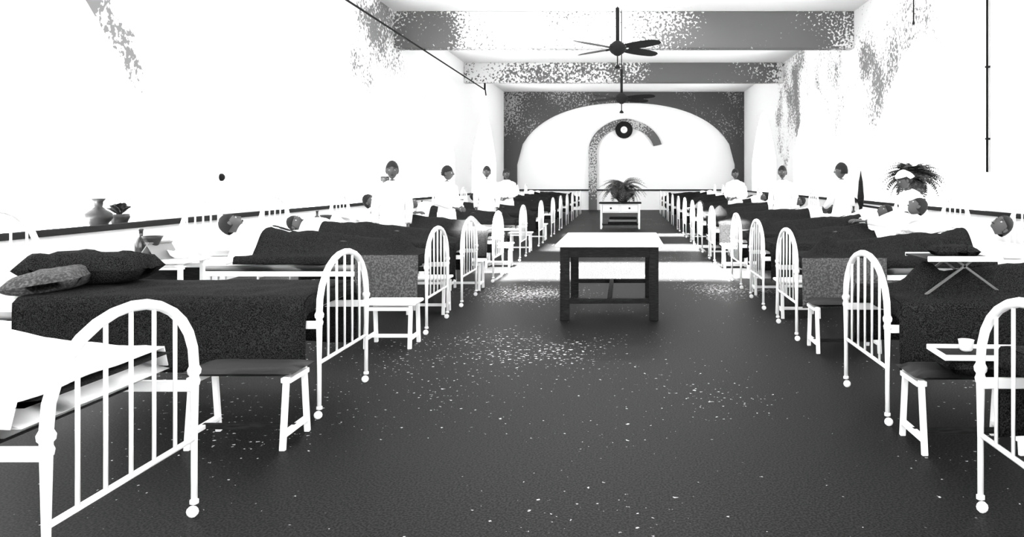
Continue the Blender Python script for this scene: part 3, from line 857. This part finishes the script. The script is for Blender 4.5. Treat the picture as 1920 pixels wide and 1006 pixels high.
# grey coverlets hanging down beside the benches
def drape(label, loc, ln=.62, mt='coverlet'):
    m = MB(); n = 30; k = 10; vs = []
    for i in range(n + 1):
        for j in range(k + 1):
            x = -ln / 2 + ln * i / n; q = j / k
            vs.append((x, -.02 - .02 * q - .012 * q * math.sin(x * 26) - .004, .775 - .45 * q if j > 1 else .785 - .01 * q))
    for i in range(n + 1): vs.append((-ln / 2 + ln * i / n, .10, .80))
    m.add(vs, [(i * (k + 1) + j, (i + 1) * (k + 1) + j, (i + 1) * (k + 1) + j + 1, i * (k + 1) + j + 1) for i in range(n) for j in range(k)])
    o = m.build('coverlet', mt); md = o.modifiers.new('t', 'SOLIDIFY'); md.thickness = .008
    o.location = loc; return tag(o, label, 'coverlet', 'grey coverlets hanging over bed sides')
drape('pale grey coverlet hanging down the side of the third left bed by its foot', (-2.33, 7.875, 0))
drape('grey coverlet hanging down the side of the third right bed by its foot', (2.08, 7.58, 0), .8)

# bedside tables
GL = [(-4.1, 7.05), (-4.15, 11.25), (-4.1, 13.6), (-4.1, 16.9), (-4.1, 20.2)]
GR = [(4.0, 6.75), (3.95, 13.1), (3.9, 20.4)]
spots = []
for row, lst, nb in (('left', GL, (2, 4, 5, 6, 7)), ('right', GR, (2, 5, 8))):
    for (x, y), k in zip(lst, nb):
        g = 'between the %s and %s beds of the %s row' % (NUM[k - 1], NUM[k], row)
        place(locker_p, (x, y, 0), 0, 'white open bedside table ' + g); spots.append((x, y, g))
bottle = MB(); bottle.lathe([(.045, 0), (.05, .01), (.05, .13), (.035, .17), (.016, .19), (.016, .24), (.02, .245), (.02, .26)], n=12)
bottle = bottle.build('bottle', 'glass'); tag(bottle, '', 'bottle', 'dark bottles on the bedside tables')
goblet = MB(); goblet.lathe([(.06, 0), (.055, .01), (.022, .03), (.02, .08), (.05, .12), (.07, .17), (.085, .20), (.075, .20), (.05, .14)], n=14)
goblet = goblet.build('goblet', 'pot'); tag(goblet, '', 'cup', 'dark footed cups on the bedside tables')
bowl = MB(); bowl.lathe([(.05, 0), (.09, .03), (.11, .07), (.115, .075), (.10, .065), (.04, .012)], n=16)
bowl = bowl.build('bowl', 'enamel'); tag(bowl, '', 'bowl', 'white enamel bowls on the bedside tables')
for k, (x, y, g) in enumerate(spots):
    place(bottle, (x - .18, y + .04, .84), 0, 'dark bottle on the table ' + g)
    place(goblet, (x - .02, y - .06, .84), 0, 'dark footed cup on table ' + g)
    place(bowl, (x + .2, y + .0, .84), 0, 'white bowl on the table ' + g)

# vases on the sill of the left arch
lathe_obj('vase', [(.07, 0), (.10, .02), (.15, .09), (.15, .15), (.08, .20), (.045, .23), (.05, .29), (.085, .33), (.07, .33)], 'pot',
          'dark narrow-necked vase on the left window sill', 'vase', (-6.24, 9.50, SILL))
r = thing('potted_plant', 'low dark pot with leafy sprigs beside the vase on the sill', 'plant', (-6.26, 10.0, SILL))
r.location = (-6.22, 9.86, SILL)
m = MB(); m.lathe([(.06, 0), (.09, .02), (.12, .09), (.11, .13), (.09, .13)], n=14); m.build('pot', 'pot', r)
fr = [frond_mesh(.2, .5, .07, 70 + k) for k in range(2)]
for k in range(14):
    o = fr[k] if k < 2 else fr[k % 2].copy()
    if k >= 2: C.objects.link(o)
    o.parent = r; o.location = (0, 0, .12); o.rotation_euler = (0, R(-50 + 9 * (k % 5)), k * 2.4)
r.rotation_euler = (0, 0, .3)
# wall fittings
o = lathe_obj('wall_switch', [(.055, 0), (.055, .03), (.035, .05), (.012, .06)], 'iron', 'round dark switch on the plain left wall between the arches', 'switch', (-XW, 12.1, 1.57))
o.rotation_euler = (0, PI / 2, 0)
m = MB(); m.tube([(6.06, 13.35, 1.66), (6.06, 13.35, 3.6), (6.06, 13.35, 5.99)], .02, 8)
o = m.build('wall_pipe', 'iron'); tag(o, 'thin dark vertical pipe on the right wall pier near the frame edge', 'pipe')
for z in (2.2, 3.4, 4.6):
    k = MB(); k.box(6.035, 6.1, 13.32, 13.38, z, z + .03); k.build('bracket', 'iron', o)
m = MB(); m.tube([(5.9, 16.3, 4.74), (5.9, 16.3, 5.99)], .014, 6)
o = m.build('hanging_rod', 'iron'); tag(o, 'short thin rod hanging from the ceiling above the right wall', 'rod')
k = MB(); k.ball((5.9, 16.3, 4.72), .03); k.build('rod_end', 'iron', o)

# tall dark stand between the beds on the right
t = thing('drip_stand', 'tall dark turned stand with side arms behind the fifth right bed', 'stand', (3.98, 13.45, 0))
m = MB(); m.lathe([(.16, 0), (.16, .02), (.05, .04), (.022, .08), (.02, .9), (.03, .95), (.03, 1.0), (.03, 1.08), (.05, 1.14), (.055, 1.25), (.045, 1.35), (.035, 1.5), (.015, 1.6), (.004, 1.68)], n=12); m.build('post', 'wood', t)
m = MB(); m.beam((.02, 0, 1.10), (.36, 0, 1.05), .035, .035); m.build('arm', 'wood', t)
m = MB(); m.beam((-.02, 0, 1.16), (-.22, 0, 1.30), .03, .03); m.build('arm', 'wood', t)

# bed table over the second right bed
t = thing('bed_table', 'folding bed table with crossed legs standing on the second right bed', 'table', (2.20, RD[1] + .36, 0))
for q in (-1, 1):
    for dx in (-1, 1):
        m = MB(); m.beam((dx * .27, q * .17, .775), (dx * -.05, q * .17, 1.01), .014, .014)
        m.build('leg', 'dimgrey', t)
m = MB(); m.box(-.25, .22, -.2, .2, 1.01, 1.022); m.build('table_top', 'wood', t)
m = MB(); m.box(-.25, .22, -.212, -.2, 1.005, 1.04); m.box(-.25, .22, .2, .212, 1.005, 1.03); m.build('rim', 'enamel', t, bevel=.003)
m = MB(); m.add(*cushion(-.15, .15, -.11, .11, 0, .07, 10, 8, 5, wob=.015, seed=3)); o = m.build('folded_cloth', 'blanket'); o.location = (2.2, RD[1] + .36, 1.023)
tag(o, 'dark folded cloth on the folding bed table over the second right bed', 'cloth')
# tray on the nearest right bench
m = MB(); m.add(*cushion(-.24, .24, -.16, .16, 0, .09, 10, 8, 6, wob=.01, seed=8)); o = m.build('folded_blanket', 'blanket'); o.location = (2.02, 4.52, .452)
tag(o, 'dark folded blanket on the nearest right bench, under the enamel tray', 'blanket')
t = thing('tray', 'shallow white-rimmed tray on the folded blanket at lower right', 'tray', (2.0, 4.5, .545), R(-3))
m = MB(); m.box(-.23, .23, -.14, .14, 0, .008); m.build('base', 'wood', t)
m = MB(); m.box(-.245, .245, -.155, -.14, 0, .03); m.box(-.245, .245, .14, .155, 0, .03); m.box(-.245, -.23, -.14, .14, 0, .03); m.box(.23, .245, -.14, .14, 0, .03); m.build('rim', 'enamel', t, bevel=.003)
lathe_obj('cup', [(.025, 0), (.035, .01), (.042, .06), (.045, .065), (.038, .06), (.03, .015)], 'enamel', 'small white cup standing in the white-rimmed tray', 'cup', (1.95, 4.56, .555), n=14)

# ------------------------------------------------------------------ standing people
A = make_standing('', arms='side'); B = make_standing('', arms='front', turn=.5)
N1 = make_standing('nurse in a white dress and cap standing at the left wall', nurse=True, arms='front')
N2 = make_standing('nurse in a white dress and cap leaning over the fourth right bed', nurse=True, lean=.32, arms='front', turn=-.2)
N1.location = (-5.05, 16.9, 0); N1.rotation_euler = (0, 0, R(25)); N1.scale = (.96,) * 3
N2.location = (3.98, 10.78, 0); N2.rotation_euler = (0, 0, R(-75)); N2.scale = (.97,) * 3
g = 'attendants in white standing between the beds'
place(A, (-3.26, 11.25, 0), R(15), 'dark-haired attendant in white nearest on the left side', g, 1.03)
place(B, (-3.05, 13.75, 0), R(60), 'dark-haired attendant in white behind the fifth left bed', g, 1.02)
place(A, (-2.95, 17.2, 0), R(5), 'dark-haired attendant in white behind the sixth left bed', g, 1.05)
place(B, (-2.98, 20.3, 0), R(-10), 'dark-haired attendant in white farthest on the left side', g, 1.04)
place(B, (2.84, 20.4, 0), R(-30), 'dark-haired attendant in white farthest on the right side', g, 1.04)
place(A, (3.16, 15.95, 0), R(-20), 'dark-haired attendant in white behind the sixth right bed', g, 1.04)
place(B, (3.58, 13.15, 0), R(-150), 'attendant in white turned away, behind the fifth right bed', g, 1.04)

bpy.context.view_layer.update()
